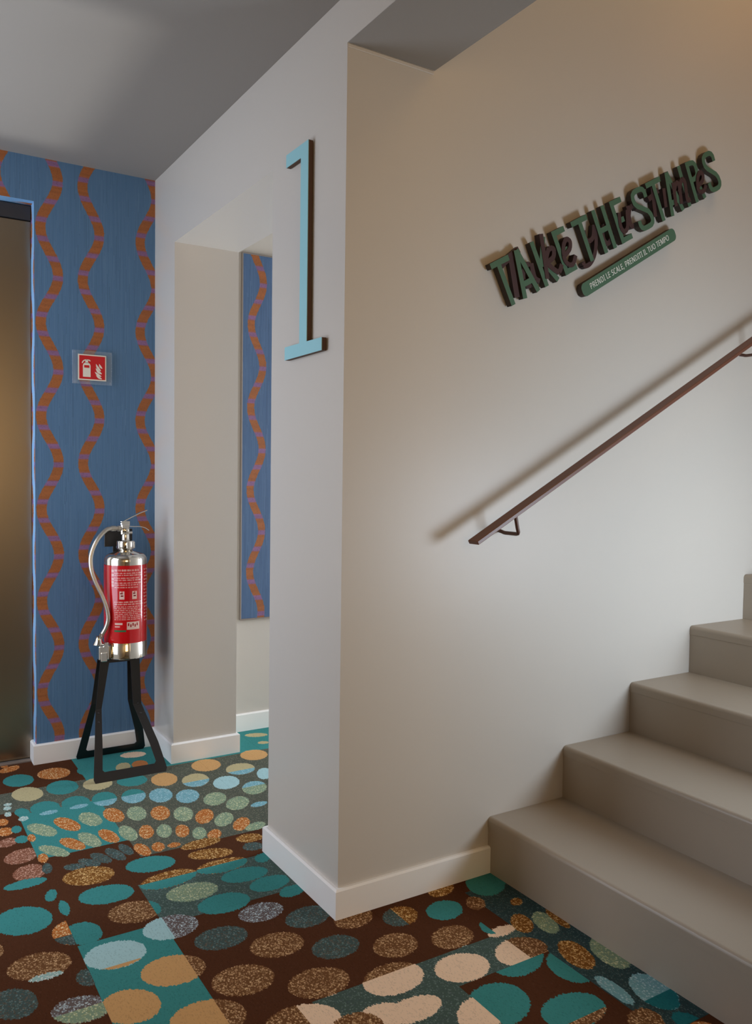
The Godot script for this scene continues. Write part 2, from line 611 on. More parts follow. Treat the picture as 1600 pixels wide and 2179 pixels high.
	dot("G",-296,-337,75,53,0.04)
	dot("T",-124,-357,72,44,0.04)
	dot("T",-81,-270,63,43,-0.06)
	dot("T",-240,-230,76,54,0.01)
	dot("T",-45,-195,40,30,-0.15)
	dot("k",-164,-540,69,38,0.21)
	dot("k",-165,-626,69,31,-0.05)
	dot("k",-11,-586,43,33,0.12)
	dot("g",-26,-521,33,31,0.04)
	dot("T",-32,-432,26,29,-0.36)
	dot("T",-743,-418,72,79,0.14)
	dot("b",-742,-177,73,60,0.12)
	dot("W",-737,-123,39,14,0.04)
	dot("g",-820,-52,50,62,0.18)
	dot("b",-824,-303,17,33,0.07)
	dot("l",-691,46,62,51,0.19,-9999,-643,-9999,9999)
	dot("G",-691,46,62,51,0.19,-9999,-643,45,9999)
	dot("T",-616,-272,45,59,0.11,-643,9999,-9999,9999)
	dot("o",-642,-293,48,64,0.06,-9999,-643,-9999,9999)
	dot("g",-642,-293,48,64,0.06,-9999,-643,-283,9999)
	dot("g",-653,-69,25,37,0.02,-9999,-643,-9999,9999)
	dot("S",-569,-131,75,63,0.07,-643,9999,-9999,9999)
	dot("O",-569,-131,75,63,0.07,-9999,9999,-84,9999)
	dot("O",-465,7,77,65,0.08,-9999,-421,-9999,9999)
	dot("b",-465,7,77,65,0.08,-421,9999,-9999,9999)
	dot("O",-592,92,65,67,0.16,-643,9999,-9999,9999)
	dot("O",-456,225,83,70,0.09,-9999,-421,-9999,9999)
	dot("b",-456,225,83,70,0.09,-421,9999,-9999,9999)
	dot("S",-409,-185,73,60,0.02,-9999,-415,-9999,9999)
	dot("l",-409,-185,73,60,0.02,-415,9999,-9999,9999)
	dot("l",-169,-133,65,48,-0.02)
	dot("g",-69,-46,66,50,-0.08)
	dot("g",-312,-67,71,53,0.02)
	dot("b",-199,36,71,56,0.04)
	dot("g",-73,121,65,51,-0.01)
	dot("b",-334,131,75,62,0.07)
	dot("b",-181,233,77,58,0.05)
	dot("C",-181,233,77,58,0.05,-9999,9999,290,9999)
	dot("b",-278,343,85,62,0.11,-9999,-267,-9999,9999)
	dot("C",-278,343,85,62,0.11,-267,9999,-9999,9999)
	dot("b",-18,311,82,59,-0.04,-9999,9999,-9999,288)
	dot("C",-18,311,82,59,-0.04,-9999,9999,288,9999)
	dot("C",154,360,74,57,0.01)
	dot("C",-41,432,74,41,-0.01)
	dot("C",-119,418,63,46,-0.01)
	dot("T",138,516,83,72,-0.12,100,9999,-9999,9999)
	dot("C",77,523,61,55,-0.27,-9999,100,-9999,9999)
	dot("T",273,621,83,57,0.01)
	dot("b",273,621,83,57,0.01,-9999,9999,650,9999)
	dot("b",384,735,46,43,-0.17)
	dot("T",391,494,56,69,-0.13,-9999,388,-9999,9999)
	dot("C",325,379,74,56,-0.12,-9999,330,-9999,417)
	dot("b",325,380,82,58,-0.03,330,9999,-9999,417)
	dot("T",297,398,83,65,-0.17,-9999,9999,417,9999)
	dot("C",347,283,47,21,-0.02)
	dot("T",348,242,44,39,-0.37,-9999,325,-9999,292)
	dot("T",479,54,69,67,-0.29)
	dot("T",278,118,57,48,-0.09)
	dot("k",339,20,48,32,-0.21)
	dot("g",153,82,54,47,-0.11,-9999,151,-9999,9999)
	dot("k",153,82,54,47,-0.11,151,9999,-9999,9999)
	dot("b",36,27,60,44,-0.11)
	dot("b",64,194,63,52,-0.05)
	dot("b",215,238,63,50,-0.09)
	dot("W",215,238,63,50,-0.09,-9999,9999,288,9999)
	dot("b",378,133,31,33,-0.31)
	dot("k",420,281,35,41,-0.50)
	dot("k",484,186,21,18,-0.21)
	dot("G",479,310,34,51,-0.61)
	dot("k",440,464,41,62,-0.43)
	dot("G",518,503,42,66,-0.47)
	dot("B",411,617,22,60,-0.46,392,9999,-9999,9999)
	dot("B",489,668,50,69,-0.26)
	dot("D",489,668,50,69,-0.26,-9999,9999,683,9999)
	dot("D",466,790,31,44,0.10)
	dot("k",522,313,17,48,-1.12)
	dot("b",-190,430,65,59,-0.06)
	dot("T",413,866,63,55,-0.13)
	dot("T",-815,119,70,58,0.28)

# ---------------------------------------------------------------- scene
func _ready() -> void:
	rng.seed = 20417
	# camera
	var yaw := 0.5563
	var pitch := -0.0445
	var roll := 0.0134
	var fw := Vector3(sin(yaw) * cos(pitch), sin(pitch), -cos(yaw) * cos(pitch))
	var rt := Vector3(cos(yaw), 0, sin(yaw))
	var up := rt.cross(fw)
	var cam := Camera3D.new()
	cam.name = "camera"
	cam.fov = 63.478
	cam.near = 0.02
	cam.transform = Transform3D(Basis(rt * cos(roll) + up * sin(roll), up * cos(roll) - rt * sin(roll), -fw), Vector3(-1.1004, 1.22, 1.9427))
	add_child(cam)
	cam.current = true
	# sky and exposure
	var env := Environment.new()
	env.background_mode = Environment.BG_COLOR
	env.background_color = hx(206, 222, 240)
	env.background_energy_multiplier = 0.5
	env.tonemap_mode = Environment.TONE_MAPPER_LINEAR
	env.tonemap_exposure = 1.0
	env.sdfgi_enabled = true
	env.ssao_enabled = true
	env.ssil_enabled = true
	var we := WorldEnvironment.new()
	we.name = "world_environment"
	we.environment = env
	add_child(we)
	# daylight entering at the windows
	daylight("hall_daylight", Vector3(-1.82, 1.28, -1.02), -PI / 2, Vector2(1.16, 1.74), Color(0.866, 0.916, 1.000), 1.55)
	daylight("stair_daylight", Vector3(1.5, 0.94, 1.40), 0.0, Vector2(0.62, 0.56), Color(0.863, 0.931, 1.000), 6.0)
	daylight("corridor_daylight", Vector3(2.98, 1.08, -1.07), PI / 2, Vector2(0.84, 2.0), Color(0.895, 0.941, 1.000), 5.4)
	daylight("lobby_light", Vector3(-0.95, 1.5, 3.27), 0.0, Vector2(1.1, 1.26), Color(1.000, 0.814, 0.530), 1.4)

	daylight("landing_downlight", Vector3(1.5, 3.86, 0.55), 0.0, Vector2(0.9, 0.5), Color(1.000, 0.836, 0.584), 1.5)
	get_node("landing_downlight").rotation = Vector3(-PI / 2, 0, 0)
	# sun thrown up from the street below through the hall window on to the ceiling
	var glint := DirectionalLight3D.new()
	glint.name = "street_glint"
	glint.light_color = Color(0.990, 1.000, 1.000)
	glint.light_energy = 0.43
	glint.light_angular_distance = 3.2
	glint.shadow_enabled = true
	glint.basis = Basis.looking_at(Vector3(1.0, 1.33, 0.03).normalized(), Vector3.UP)
	add_child(glint)

	make_materials()
	build_shell()
	build_floor()
	build_stairs()
	build_skirting()
	build_windows()
	build_lift()
	build_panel()
	build_number()
	build_lettering()
	build_plaque()
	build_handrail()
	build_stand()
	build_extinguisher()
	build_fire_sign()
	build_lamp()

func daylight(called: String, at: Vector3, turn: float, size: Vector2, col: Color, e: float) -> void:
	var l := AreaLight3D.new()
	l.name = called
	l.area_size = size
	l.area_normalize_energy = false
	l.light_color = col
	l.light_energy = e
	l.area_range = 14.0
	l.area_attenuation = 2.0
	l.shadow_enabled = true
	l.position = at
	l.rotation.y = turn
	add_child(l)

func make_materials() -> void:
	make_sheets()
	M.wall = mat(hx(203, 195, 184), 0.42)
	M.wall.normal_enabled = true
	M.wall.normal_texture = noise_normal(0.02, 1.2, 512, 3)
	M.wall.normal_scale = 0.035
	M.wall.uv1_triplanar = true
	M.wall.uv1_world_triplanar = true
	M.wall.uv1_scale = Vector3(1.1, 1.1, 1.1)
	M.satin = M.wall.duplicate()
	M.satin.roughness = 0.27
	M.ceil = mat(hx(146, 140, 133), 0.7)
	M.skirt = mat(hx(244, 240, 234), 0.35)
	M.step = mat(hx(168, 156, 140), 0.4)
	M.step.normal_enabled = true
	M.step.normal_texture = noise_normal(0.03, 2.0, 512, 9)
	M.step.normal_scale = 0.08
	M.step.uv1_triplanar = true
	M.step.uv1_world_triplanar = true
	M.carpet = mat(Color.WHITE, 1.0)
	M.carpet.albedo_texture = carpet_texture()
	M.carpet.metallic_specular = 0.1
	M.far_carpet = mat(Color.WHITE, 1.0)
	M.far_carpet.albedo_texture = carpet_far_texture()
	M.far_carpet.metallic_specular = 0.1
	M.slab = mat(hx(84, 66, 54), 1.0)
	M.paper = mat(Color.WHITE, 0.62)
	M.paper.albedo_texture = paper_texture(1024, 2048, 1.148, 2.5, 2.5, [[1.148 - 0.031, 1.0], [1.148 - 0.271, -1.0], [1.148 - 0.437, 1.0], [1.148 - 0.605, -1.0], [1.148 - 0.845, 1.0], [1.148 - 1.011, -1.0]], 0.034, 0.383, 2.02, 0.040, hx(80, 116, 150))
	M.reveal = mat(Color.WHITE, 0.6)
	M.reveal.albedo_texture = paper_texture(48, 1024, 0.09, 2.5, 2.5, [[0.078, 1.0]], 0.022, 0.383, 2.02, 0.03, hx(134, 180, 220))
	M.panel = mat(Color.WHITE, 0.5)
	M.panel.albedo_texture = paper_texture(512, 1024, 0.6, 1.72, 2.246, [[0.078, 1.0], [0.34, -1.0], [0.53, 1.0]], 0.03, 0.386, 1.722, 0.036, hx(74, 102, 138))
	M.black = mat(hx(26, 24, 24), 0.34)
	M.chrome = mat(hx(226, 222, 214), 0.07, 1.0)
	M.hose = mat(hx(196, 190, 180), 0.32, 0.85)
	M.steel = mat(hx(146, 136, 122), 0.3, 1.0)
	M.dark = mat(hx(58, 56, 58), 0.5, 0.4)
	M.label = mat(Color.WHITE, 0.1)
	M.label.albedo_texture = label_texture()
	M.label.clearcoat_enabled = true
	M.label.metallic_specular = 0.45
	M.label.clearcoat = 0.5
	M.label.clearcoat_roughness = 0.03
	M.aqua = mat(hx(148, 200, 206), 0.45)
	M.mdf = mat(hx(84, 58, 40), 0.7)
	M.green = mat(hx(76, 108, 84), 0.55)
	M.green_edge = mat(hx(58, 46, 36), 0.7)
	M.plum = mat(hx(70, 48, 48), 0.5)
	M.plum_edge = mat(hx(52, 34, 34), 0.6)
	M.white = mat(hx(236, 234, 226), 0.5)
	M.rail = mat(hx(112, 72, 56), 0.4)
	M.bracket = mat(hx(92, 62, 52), 0.4, 0.2)
	M.red = mat(hx(200, 16, 26), 0.4)
	M.ink = mat(hx(232, 224, 206), 0.5)
	M.clear = mat(Color(0.8, 0.88, 0.94, 0.07), 0.05)
	M.clear.transparency = BaseMaterial3D.TRANSPARENCY_ALPHA
	M.glass = mat(Color(0.92, 0.96, 1.0, 0.06), 0.03)
	M.glass.transparency = BaseMaterial3D.TRANSPARENCY_ALPHA
	M.frame = mat(hx(222, 220, 216), 0.4)
	M.trim = mat(hx(150, 140, 132), 0.35, 0.5)

# a wall slab normal to one axis with one rectangular hole (axis 0: along z, axis 2: along x)
func holed(s: SurfaceTool, lo: Vector3, hi: Vector3, along: int, a0: float, a1: float, y0: float, y1: float) -> void:
	for part in [[lo[along], a0, lo.y, hi.y], [a1, hi[along], lo.y, hi.y], [a0, a1, lo.y, y0], [a0, a1, y1, hi.y]]:
		var p := lo
		var q := hi
		p[along] = part[0]
		q[along] = part[1]
		p.y = part[2]
		q.y = part[3]
		if q[along] - p[along] > 0.001 and q.y - p.y > 0.001:
			box(s, p, q)

func build_shell() -> void:
	# numbered wall: one slab with the corridor opening and the stair opening cut out, leaving the column between
	var s := st_new()
	var face := PackedVector2Array([Vector2(3.4, 0), Vector2(3.4, 3.9), Vector2(BACK - 0.2, 3.9), Vector2(BACK - 0.2, 0), Vector2(OPEN_Z2, 0), Vector2(OPEN_Z2, OPEN_H), Vector2(OPEN_Z1, OPEN_H), Vector2(OPEN_Z1, 0), Vector2(0, 0), Vector2(0, LINTEL), Vector2(1.35, LINTEL), Vector2(1.35, 0)])
	var sd := st_new()
	extrude(s, sd, face, -WALL_T, 0.0, Transform3D(Basis(Vector3(0, 0, 1), Vector3(0, 1, 0), Vector3(-1, 0, 0)), Vector3.ZERO))
	var wr := put("wall_right", s, M.satin, self, sd, M.wall)
	wr.set_meta("kind", "structure")
	wr.set_meta("label", "white wall carrying the large aqua numeral, pierced by the corridor opening")
	wr.set_meta("category", "wall")
	s = st_new()
	box(s, Vector3(0.001, LINTEL - 0.012, 0.0), Vector3(WALL_T - 0.002, LINTEL - 0.002, 0.003), 0.0012)
	struct("trim_1", s, M.wall, "thin pale plaster bead under the soffit above the column", "trim")
	s = st_new()
	box(s, Vector3(WALL_T, 0, OPEN_Z1), Vector3(4.2, 3.9, 0))
	struct("wall_stairs", s, M.wall, "beige stair wall carrying the green lettering and the handrail", "wall")
	s = st_new()
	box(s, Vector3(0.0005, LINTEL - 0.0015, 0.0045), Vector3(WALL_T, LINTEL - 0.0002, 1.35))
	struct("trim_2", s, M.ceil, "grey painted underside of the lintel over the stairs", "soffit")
	# papered wall with the lift opening
	s = st_new()
	for p in [[-0.495, 0.0, 0.0, CEIL], [-1.65, -0.495, 2.3075, CEIL], [-1.75, -1.65, 0.0, CEIL]]:
		paper_quad(s, Vector3(p[0], p[2], BACK), Vector3(p[1], p[3], BACK))
	var rv := st_new()
	reveal_side(rv, -0.495, -1.0)
	reveal_side(rv, -1.65, 1.0)
	quad(rv, Vector3(-1.65, 2.3075, BACK), Vector3(-0.495, 2.3075, BACK), Vector3(-0.495, 2.3075, BACK - 0.09), Vector3(-1.65, 2.3075, BACK - 0.09), Vector3.DOWN)
	var c := st_new()
	box(c, Vector3(-0.494, 0, BACK - 0.2), Vector3(0.0, CEIL, BACK - 0.001))
	box(c, Vector3(-1.651, 2.309, BACK - 0.2), Vector3(-0.494, CEIL, BACK - 0.001))
	box(c, Vector3(-1.95, 0, BACK - 0.2), Vector3(-1.651, CEIL, BACK - 0.001))
	box(c, Vector3(-1.651, 0, BACK - 0.2), Vector3(-0.494, 2.309, BACK - 0.12))
	var b := put("wall_back", s, M.paper, self, c, M.wall)
	put("lift_reveal", rv, M.reveal, b).set_meta("label", "paler blue painted return into the lift recess")
	b.set_meta("kind", "structure")
	b.set_meta("label", "brushed blue papered wall with wavy orange and purple ribbons beside the lift")
	b.set_meta("category", "wall")
	s = st_new()
	box(s, Vector3(WALL_T, 0, BACK - 0.2), Vector3(3.2, CEIL + 0.1, BACK))
	struct("wall_corridor", s, M.wall, "pale end wall seen through the corridor opening behind the papered panel", "wall")
	s = st_new()
	holed(s, Vector3(3.0, 0, BACK), Vector3(3.2, CEIL + 0.1, OPEN_Z1), 2, -1.5, -0.64, 0.06, 2.1)
	struct("wall_corridor_end", s, M.wall)
	s = st_new()
	holed(s, Vector3(-1.95, 0, BACK), Vector3(-1.75, CEIL, 3.2), 2, -1.62, -0.42, 0.4, 2.16)
	struct("wall_left", s, M.wall)
	s = st_new()
	holed(s, Vector3(-1.95, 0, 3.2), Vector3(0, CEIL, 3.4), 0, -1.5, -0.4, 0.87, 2.13)
	struct("wall_front", s, M.wall)
	s = st_new()
	holed(s, Vector3(WALL_T, 0, 1.35), Vector3(4.2, 3.9, 1.55), 0, 1.17, 1.83, 0.64, 1.24)
	struct("wall_stairwell", s, M.wall)
	s = st_new()
	box(s, Vector3(4.0, 0, 0), Vector3(4.2, 3.9, 1.35))
	struct("wall_stairwell_end", s, M.wall)
	s = st_new()
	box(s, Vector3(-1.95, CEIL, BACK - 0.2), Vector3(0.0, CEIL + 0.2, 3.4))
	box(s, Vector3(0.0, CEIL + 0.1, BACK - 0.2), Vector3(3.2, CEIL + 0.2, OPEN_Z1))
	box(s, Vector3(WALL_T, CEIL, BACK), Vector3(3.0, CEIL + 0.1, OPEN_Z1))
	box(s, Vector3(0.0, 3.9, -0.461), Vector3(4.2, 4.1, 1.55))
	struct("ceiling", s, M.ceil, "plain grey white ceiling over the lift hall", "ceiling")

func paper_uv(x: float, y: float) -> Vector2:
	return Vector2(x / 1.148 + 1.0, (2.5 - y) / 2.5)

func paper_quad(s: SurfaceTool, a: Vector3, b: Vector3) -> void:
	var p := [a, Vector3(b.x, a.y, a.z), b, Vector3(a.x, b.y, a.z)]
	var u := []
	for q in p:
		u.append(paper_uv(q.x, q.y))
	tri(s, p[0], p[1], p[2], Vector3.BACK, u[0], u[1], u[2])
	tri(s, p[0], p[2], p[3], Vector3.BACK, u[0], u[2], u[3])

func reveal_side(s: SurfaceTool, x: float, dir: float) -> void:
	var p := [Vector3(x, 0, BACK), Vector3(x, 0, BACK - 0.09), Vector3(x, 2.3075, BACK - 0.09), Vector3(x, 2.3075, BACK)]
	var u := []
	for q in p:
		u.append(Vector2((BACK - q.z) / 0.09, (2.5 - q.y) / 2.5))
	tri(s, p[0], p[1], p[2], Vector3(dir, 0, 0), u[0], u[1], u[2])
	tri(s, p[0], p[2], p[3], Vector3(dir, 0, 0), u[0], u[2], u[3])

func build_floor() -> void:
	var s := st_new()
	box(s, Vector3(-1.95, -0.2, BACK - 0.2), Vector3(4.2, -0.007, 3.4))
	var f := struct("floor", s, M.slab, "carpeted floor in patchwork tiles of spots in teal, brown and cream", "floor")
	var cols := [-1.75, -1.64, -1.393, -1.143, -0.893, -0.643, -0.421, -0.16, 0.10, 0.388, 0.6, 0.86, 1.12, 1.38, 1.64, 1.9, 2.16, 2.42, 2.7, 3.0]
	for k in cols.size() - 1:
		var inside: bool = cols[k] >= -1.1435 and cols[k + 1] <= 0.6005
		var cuts := [-1.72, -1.40, -0.77, -0.217, 0.29, 0.79]
		if k == 5:
			cuts = [-1.72, -1.40, -1.165, -0.77, -0.217, 0.29, 0.79]
		elif k == 6 or k == 7:
			cuts = [-1.72, -1.385, -0.63, -0.455, -0.205, 0.29, 0.79]
		elif k == 8:
			cuts = [-1.72, -1.385, -0.63, -0.205, 0.29, 0.417, 0.79]
		elif k == 9:
			cuts = [-1.72, -1.385, -0.5, 0.07, 0.79]
		elif k % 2 == 0:
			cuts = [-1.72, -1.2, -0.7, -0.2, 0.3, 0.79]
		cuts.append_array([1.29, 1.79, 2.29, 2.79, 3.2])
		for j in cuts.size() - 1:
			var lo := Vector3(cols[k], -0.007, maxf(cuts[j], -1.772))
			var hi := Vector3(cols[k + 1], 0.0, cuts[j + 1])
			if cols[k] >= 0.59:
				if hi.z > -0.45 and hi.z < 0.8:
					continue
				if hi.z > -0.4:
					continue
			elif cols[k] >= 0.09 and hi.z > 2.0:
				continue
			carpet_tile(f, lo, hi, inside and cuts[j + 1] <= 0.791)

func carpet_tile(f: Node, lo: Vector3, hi: Vector3, shown: bool) -> void:
	var s := st_new()
	var g := 0.0001
	var c := 0.0004
	var t := [Vector3(lo.x + c, hi.y, lo.z + c), Vector3(hi.x - c, hi.y, lo.z + c), Vector3(hi.x - c, hi.y, hi.z - c), Vector3(lo.x + c, hi.y, hi.z - c)]
	var m := [Vector3(lo.x + g, hi.y - c, lo.z + g), Vector3(hi.x - g, hi.y - c, lo.z + g), Vector3(hi.x - g, hi.y - c, hi.z - g), Vector3(lo.x + g, hi.y - c, hi.z - g)]
	var nn := [Vector3(0, 1, -1), Vector3(1, 1, 0), Vector3(0, 1, 1), Vector3(-1, 1, 0)]
	tri(s, t[0], t[1], t[2], Vector3.UP, cuv(t[0], shown), cuv(t[1], shown), cuv(t[2], shown))
	tri(s, t[0], t[2], t[3], Vector3.UP, cuv(t[0], shown), cuv(t[2], shown), cuv(t[3], shown))
	for k in 4:
		var j := (k + 1) % 4
		var n: Vector3 = nn[k].normalized()
		tri(s, t[k], t[j], m[j], n, cuv(t[k], shown), cuv(t[j], shown), cuv(m[j], shown))
		tri(s, t[k], m[j], m[k], n, cuv(t[k], shown), cuv(m[j], shown), cuv(m[k], shown))
		var d := Vector3(0, -0.0045, 0)
		tri(s, m[k], m[j], m[j] + d, (n * Vector3(1, 0, 1)).normalized(), cuv(m[k], shown), cuv(m[j], shown), cuv(m[j], shown))
		tri(s, m[k], m[j] + d, m[k] + d, (n * Vector3(1, 0, 1)).normalized(), cuv(m[k], shown), cuv(m[j], shown), cuv(m[k], shown))
	s.generate_tangents()
	put("carpet_tile", s, M.carpet if shown else M.far_carpet, f)

func cuv(p: Vector3, shown: bool) -> Vector2:
	if shown:
		return Vector2((p.x - CARPET.position.x) / CARPET.size.x, (p.z - CARPET.position.y) / CARPET.size.y)
	return Vector2(p.x, p.z) * 0.8

func build_stairs() -> void:
	var t := thing("staircase", "greige painted straight staircase rising to the right along the wall", "stairs")
	for k in 8:
		var x := STAIR_X + k * TREAD
		var y := k * RISE
		var r := 0.013
		var p := PackedVector2Array([Vector2(x + 0.002, y + (0.0 if k == 0 else 0.0)), Vector2(x + 0.002, y + RISE - 0.032), Vector2(x, y + RISE - 0.031)])
		for q in arc(Vector2(x + r, y + RISE - r), r, 180, 90, 7):
			p.append(q)
		p.append(Vector2(x + TREAD + 0.0035, y + RISE))
		p.append(Vector2(x + TREAD + 0.0035, y))
		var s := st_new()
		extrude(s, s, p, 0.0005, 1.3495)
		put("step", s, M.step, t)
		if k > 0:
			s = st_new()
			box(s, Vector3(x + 0.004, 0, 0.0008), Vector3(x + TREAD + 0.0035, y, 1.349))
			put("step_base", s, M.step, t)
	var l := st_new()
	box(l, Vector3(STAIR_X + 8 * TREAD + 0.004, 0, 0.0005), Vector3(3.9995, 8 * RISE, 1.3495))
	put("landing", l, M.step, t)

func build_skirting() -> void:
	var s := st_new()
	skirting(s, [Vector2(STAIR_X + 0.003, 0), Vector2(0, 0), Vector2(0, OPEN_Z1), Vector2(WALL_T, OPEN_Z1)], -1.0)
	struct("baseboard_right", s, M.skirt, "white skirting board wrapping the foot of the column beside the stairs", "skirting")
	s = st_new()
	skirting(s, [Vector2(WALL_T, BACK + 0.014), Vector2(WALL_T, OPEN_Z2), Vector2(0, OPEN_Z2), Vector2(0, BACK), Vector2(-0.495, BACK), Vector2(-0.495, BACK - 0.085)], -1.0)
	struct("baseboard_back", s, M.skirt, "white skirting board under the blue papered wall and around the jamb", "skirting")
	s = st_new()
	skirting(s, [Vector2(3.0, BACK), Vector2(0.295, BACK)], -1.0)
	struct("baseboard_corridor", s, M.skirt, "white skirting board at the foot of the corridor end wall", "skirting")

func window_unit(n: int, at: Vector3, size: Vector2, turn: float) -> void:
	var w := Node3D.new()
	w.name = "window_%d" % n
	add_child(w)
	w.position = at
	w.rotation.y = turn
	w.set_meta("kind", "structure")
	var h := size * 0.5
	var s := st_new()
	for q in [[-h.x, -h.x + 0.05, -h.y, h.y], [h.x - 0.05, h.x, -h.y, h.y], [-h.x + 0.05, h.x - 0.05, -h.y, -h.y + 0.05], [-h.x + 0.05, h.x - 0.05, h.y - 0.05, h.y]]:
		box(s, Vector3(q[0], q[2], -0.03), Vector3(q[1], q[3], 0.03), 0.004)
	put("window_frame", s, M.frame, w)
	s = st_new()
	box(s, Vector3(-h.x + 0.045, -h.y + 0.045, -0.004), Vector3(h.x - 0.045, h.y - 0.045, 0.004))
	put("window_pane", s, M.glass, w)

func build_windows() -> void:
	window_unit(1, Vector3(-1.89, 1.28, -1.02), Vector2(1.2, 1.76), PI / 2)
	window_unit(2, Vector3(1.5, 0.94, 1.48), Vector2(0.66, 0.6), 0.0)
	window_unit(3, Vector3(3.12, 1.08, -1.07), Vector2(0.86, 2.04), PI / 2)
	window_unit(4, Vector3(-0.95, 1.5, 3.33), Vector2(1.1, 1.26), 0.0)

func build_lift() -> void:
	var d := Node3D.new()
	d.name = "door_1"
	add_child(d)
	d.position = Vector3(-1.07, 0, BACK - 0.07)
	d.set_meta("kind", "structure")
	d.set_meta("label", "brushed steel lift door recessed in the blue papered wall")
	d.set_meta("category", "door")
	for k in 2:
		var s := st_new()
		box(s, Vector3(-0.575 + 0.575 * k + 0.001, 0.008, -0.03), Vector3(-0.001 + 0.575 * k, 2.243, 0.0), 0.002)
		put("door_panel", s, M.steel, d)
	var s2 := st_new()
	box(s2, Vector3(-0.578, 2.245, -0.03), Vector3(0.573, 2.303, 0.012), 0.002)
	put("door_header", s2, M.dark, d)
	s2 = st_new()
	box(s2, Vector3(-0.578, -0.0065, -0.04), Vector3(0.56, 0.006, 0.03), 0.001)
	put("door_sill", s2, M.trim, d)

func build_panel() -> void:
	var t := thing("wallpaper_panel", "tall blue papered panel with one orange ribbon, thin framed, on the corridor end wall", "wall panel")
	t.position = Vector3(0.401, 0.53, BACK)
	var s := st_new()
	var p := [Vector3(0.006, 0.006, 0.010), Vector3(0.594, 0.006, 0.010), Vector3(0.594, 1.704, 0.010), Vector3(0.006, 1.704, 0.010)]
	var u := []
	for q in p:
		u.append(Vector2(q.x / 0.6, (1.716 - q.y) / 1.72))
	tri(s, p[0], p[1], p[2], Vector3.BACK, u[0], u[1], u[2])
	tri(s, p[0], p[2], p[3], Vector3.BACK, u[0], u[2], u[3])
	var b := st_new()
	box(b, Vector3(0.004, 0.004, 0.0), Vector3(0.596, 1.706, 0.0098))
	put("papered_board", s, M.panel, t, b, M.dark)
	s = st_new()
	for q in [[0.0, 0.006, 0.0, 1.71], [0.594, 0.6, 0.0, 1.71], [0.006, 0.594, 0.0, 0.006], [0.006, 0.594, 1.704, 1.71]]:
		box(s, Vector3(q[0], q[2], 0.0), Vector3(q[1], q[3], 0.015), 0.001)
	put("frame", s, M.trim, t)

func build_number() -> void:
	var xf := Transform3D(Basis(Vector3(0, 0, 1), Vector3(0, 1, 0), Vector3(-1, 0, 0)), Vector3(0, 1.56, -0.21))
	var t := thing("number_sign", "large aqua numeral 1 with slab foot and brown edges on white wall", "sign")
	var p := PackedVector2Array()
	for q in [[-0.119, 0.0], [0.115, 0.003], [0.115, 0.0385], [0.024, 0.0385], [0.024, 0.604], [-0.119, 0.604], [-0.119, 0.567], [-0.0223, 0.567], [-0.0223, 0.0385], [-0.119, 0.0385]]:
		p.append(Vector2(q[0], q[1]))
	var f := st_new()
	extrude(f, f, p, 0.0162, 0.018, xf)
	var b := st_new()
	extrude(b, b, p, 0.003, 0.0162, xf)
	var body := put("numeral_body", b, M.mdf, t)
	body.set_meta("label", "brown edge of the numeral")
	put("numeral_face", f, M.aqua, t)

# ---------------------------------------------------------------- stair lettering, in millimetres along the slope
func slope_frame() -> Transform3D:
	var th := atan(0.5466)
	return Transform3D(Basis(Vector3(cos(th), sin(th), 0), Vector3(-sin(th), cos(th), 0), Vector3(0, 0, 1)), Vector3(0.469, 1.72, 0))

func mm(pts: Array) -> Array:
	var o := []
	for p in pts:
		o.append(Vector2(p[0], p[1]) * 0.001)
	return o

func block_letter(t: Node, strokes: Array, w := 17.0) -> void:
	var f := st_new()
	var b := st_new()
	var polys := []
	for k in strokes:
		var rp := PackedVector2Array(mm(k))
		var made := Geometry2D.offset_polyline(rp, w * 0.0005, Geometry2D.JOIN_ROUND if k.size() > 4 else Geometry2D.JOIN_MITER, Geometry2D.END_BUTT)
		polys.append(made[0])
	var lift := 0.0
	for p in polys:
		extrude(f, b, p, 0.0235, 0.025 + lift, slope_frame())
		extrude(b, b, p, 0.005, 0.0235, slope_frame())
		lift += 0.00004
	put("block_letter", f, M.green, t, b, M.green_edge)

func script_letter(t: Node, strokes: Array, z: float, w := 15.0) -> void:
	var f := st_new()
	var b := st_new()
	var lift := 0.0
	for k in strokes:
		var pts: Array = smooth(mm(k), 5) if k.size() > 2 else mm(k)
		for c in range(0, pts.size() - 1, 6):
			var bit: Array = pts.slice(c, mini(c + 7, pts.size()))
			for p in Geometry2D.offset_polyline(PackedVector2Array(bit), w * 0.0005, Geometry2D.JOIN_ROUND, Geometry2D.END_ROUND):
				extrude(f, b, p, 0.005, z + lift, slope_frame())
				lift += 0.00003
	put("script_letter", f, M.plum, t, b, M.plum_edge)

func s_curve(x0: float, x1: float) -> Array:
	var m := (x0 + x1) * 0.5
	return [[x1 - 9, 66], [x1 - 9, 84], [x1 - 14, 93], [x1 - 24, 98], [m, 99], [x0 + 22, 97], [x0 + 12, 90], [x0 + 9, 78], [x0 + 11, 64], [x0 + 20, 52], [m, 38], [x1 - 18, 22], [x1 - 10, 8], [x1 - 8, -8], [x1 - 12, -18], [x1 - 22, -24], [m, -25], [x0 + 22, -24], [x0 + 12, -18], [x0 + 8, -8], [x0 + 8, 6]]

func letter_a(c: float) -> Array:
	return [[[c - 31, -34], [c - 1, 107]], [[c + 30, -34], [c + 1, 107]], [[c - 20, 6], [c + 20, 6]]]

func letter_e(x: float) -> Array:
	return [[[x + 9, -34], [x + 9, 107]], [[x + 4, 98], [x + 58, 98]], [[x + 4, 37], [x + 46, 37]], [[x + 4, -25], [x + 58, -25]]]

func letter_t(x0: float, x1: float, c: float) -> Array:
	return [[[x0, 98], [x1, 98]], [[c, -34], [c, 100]]]

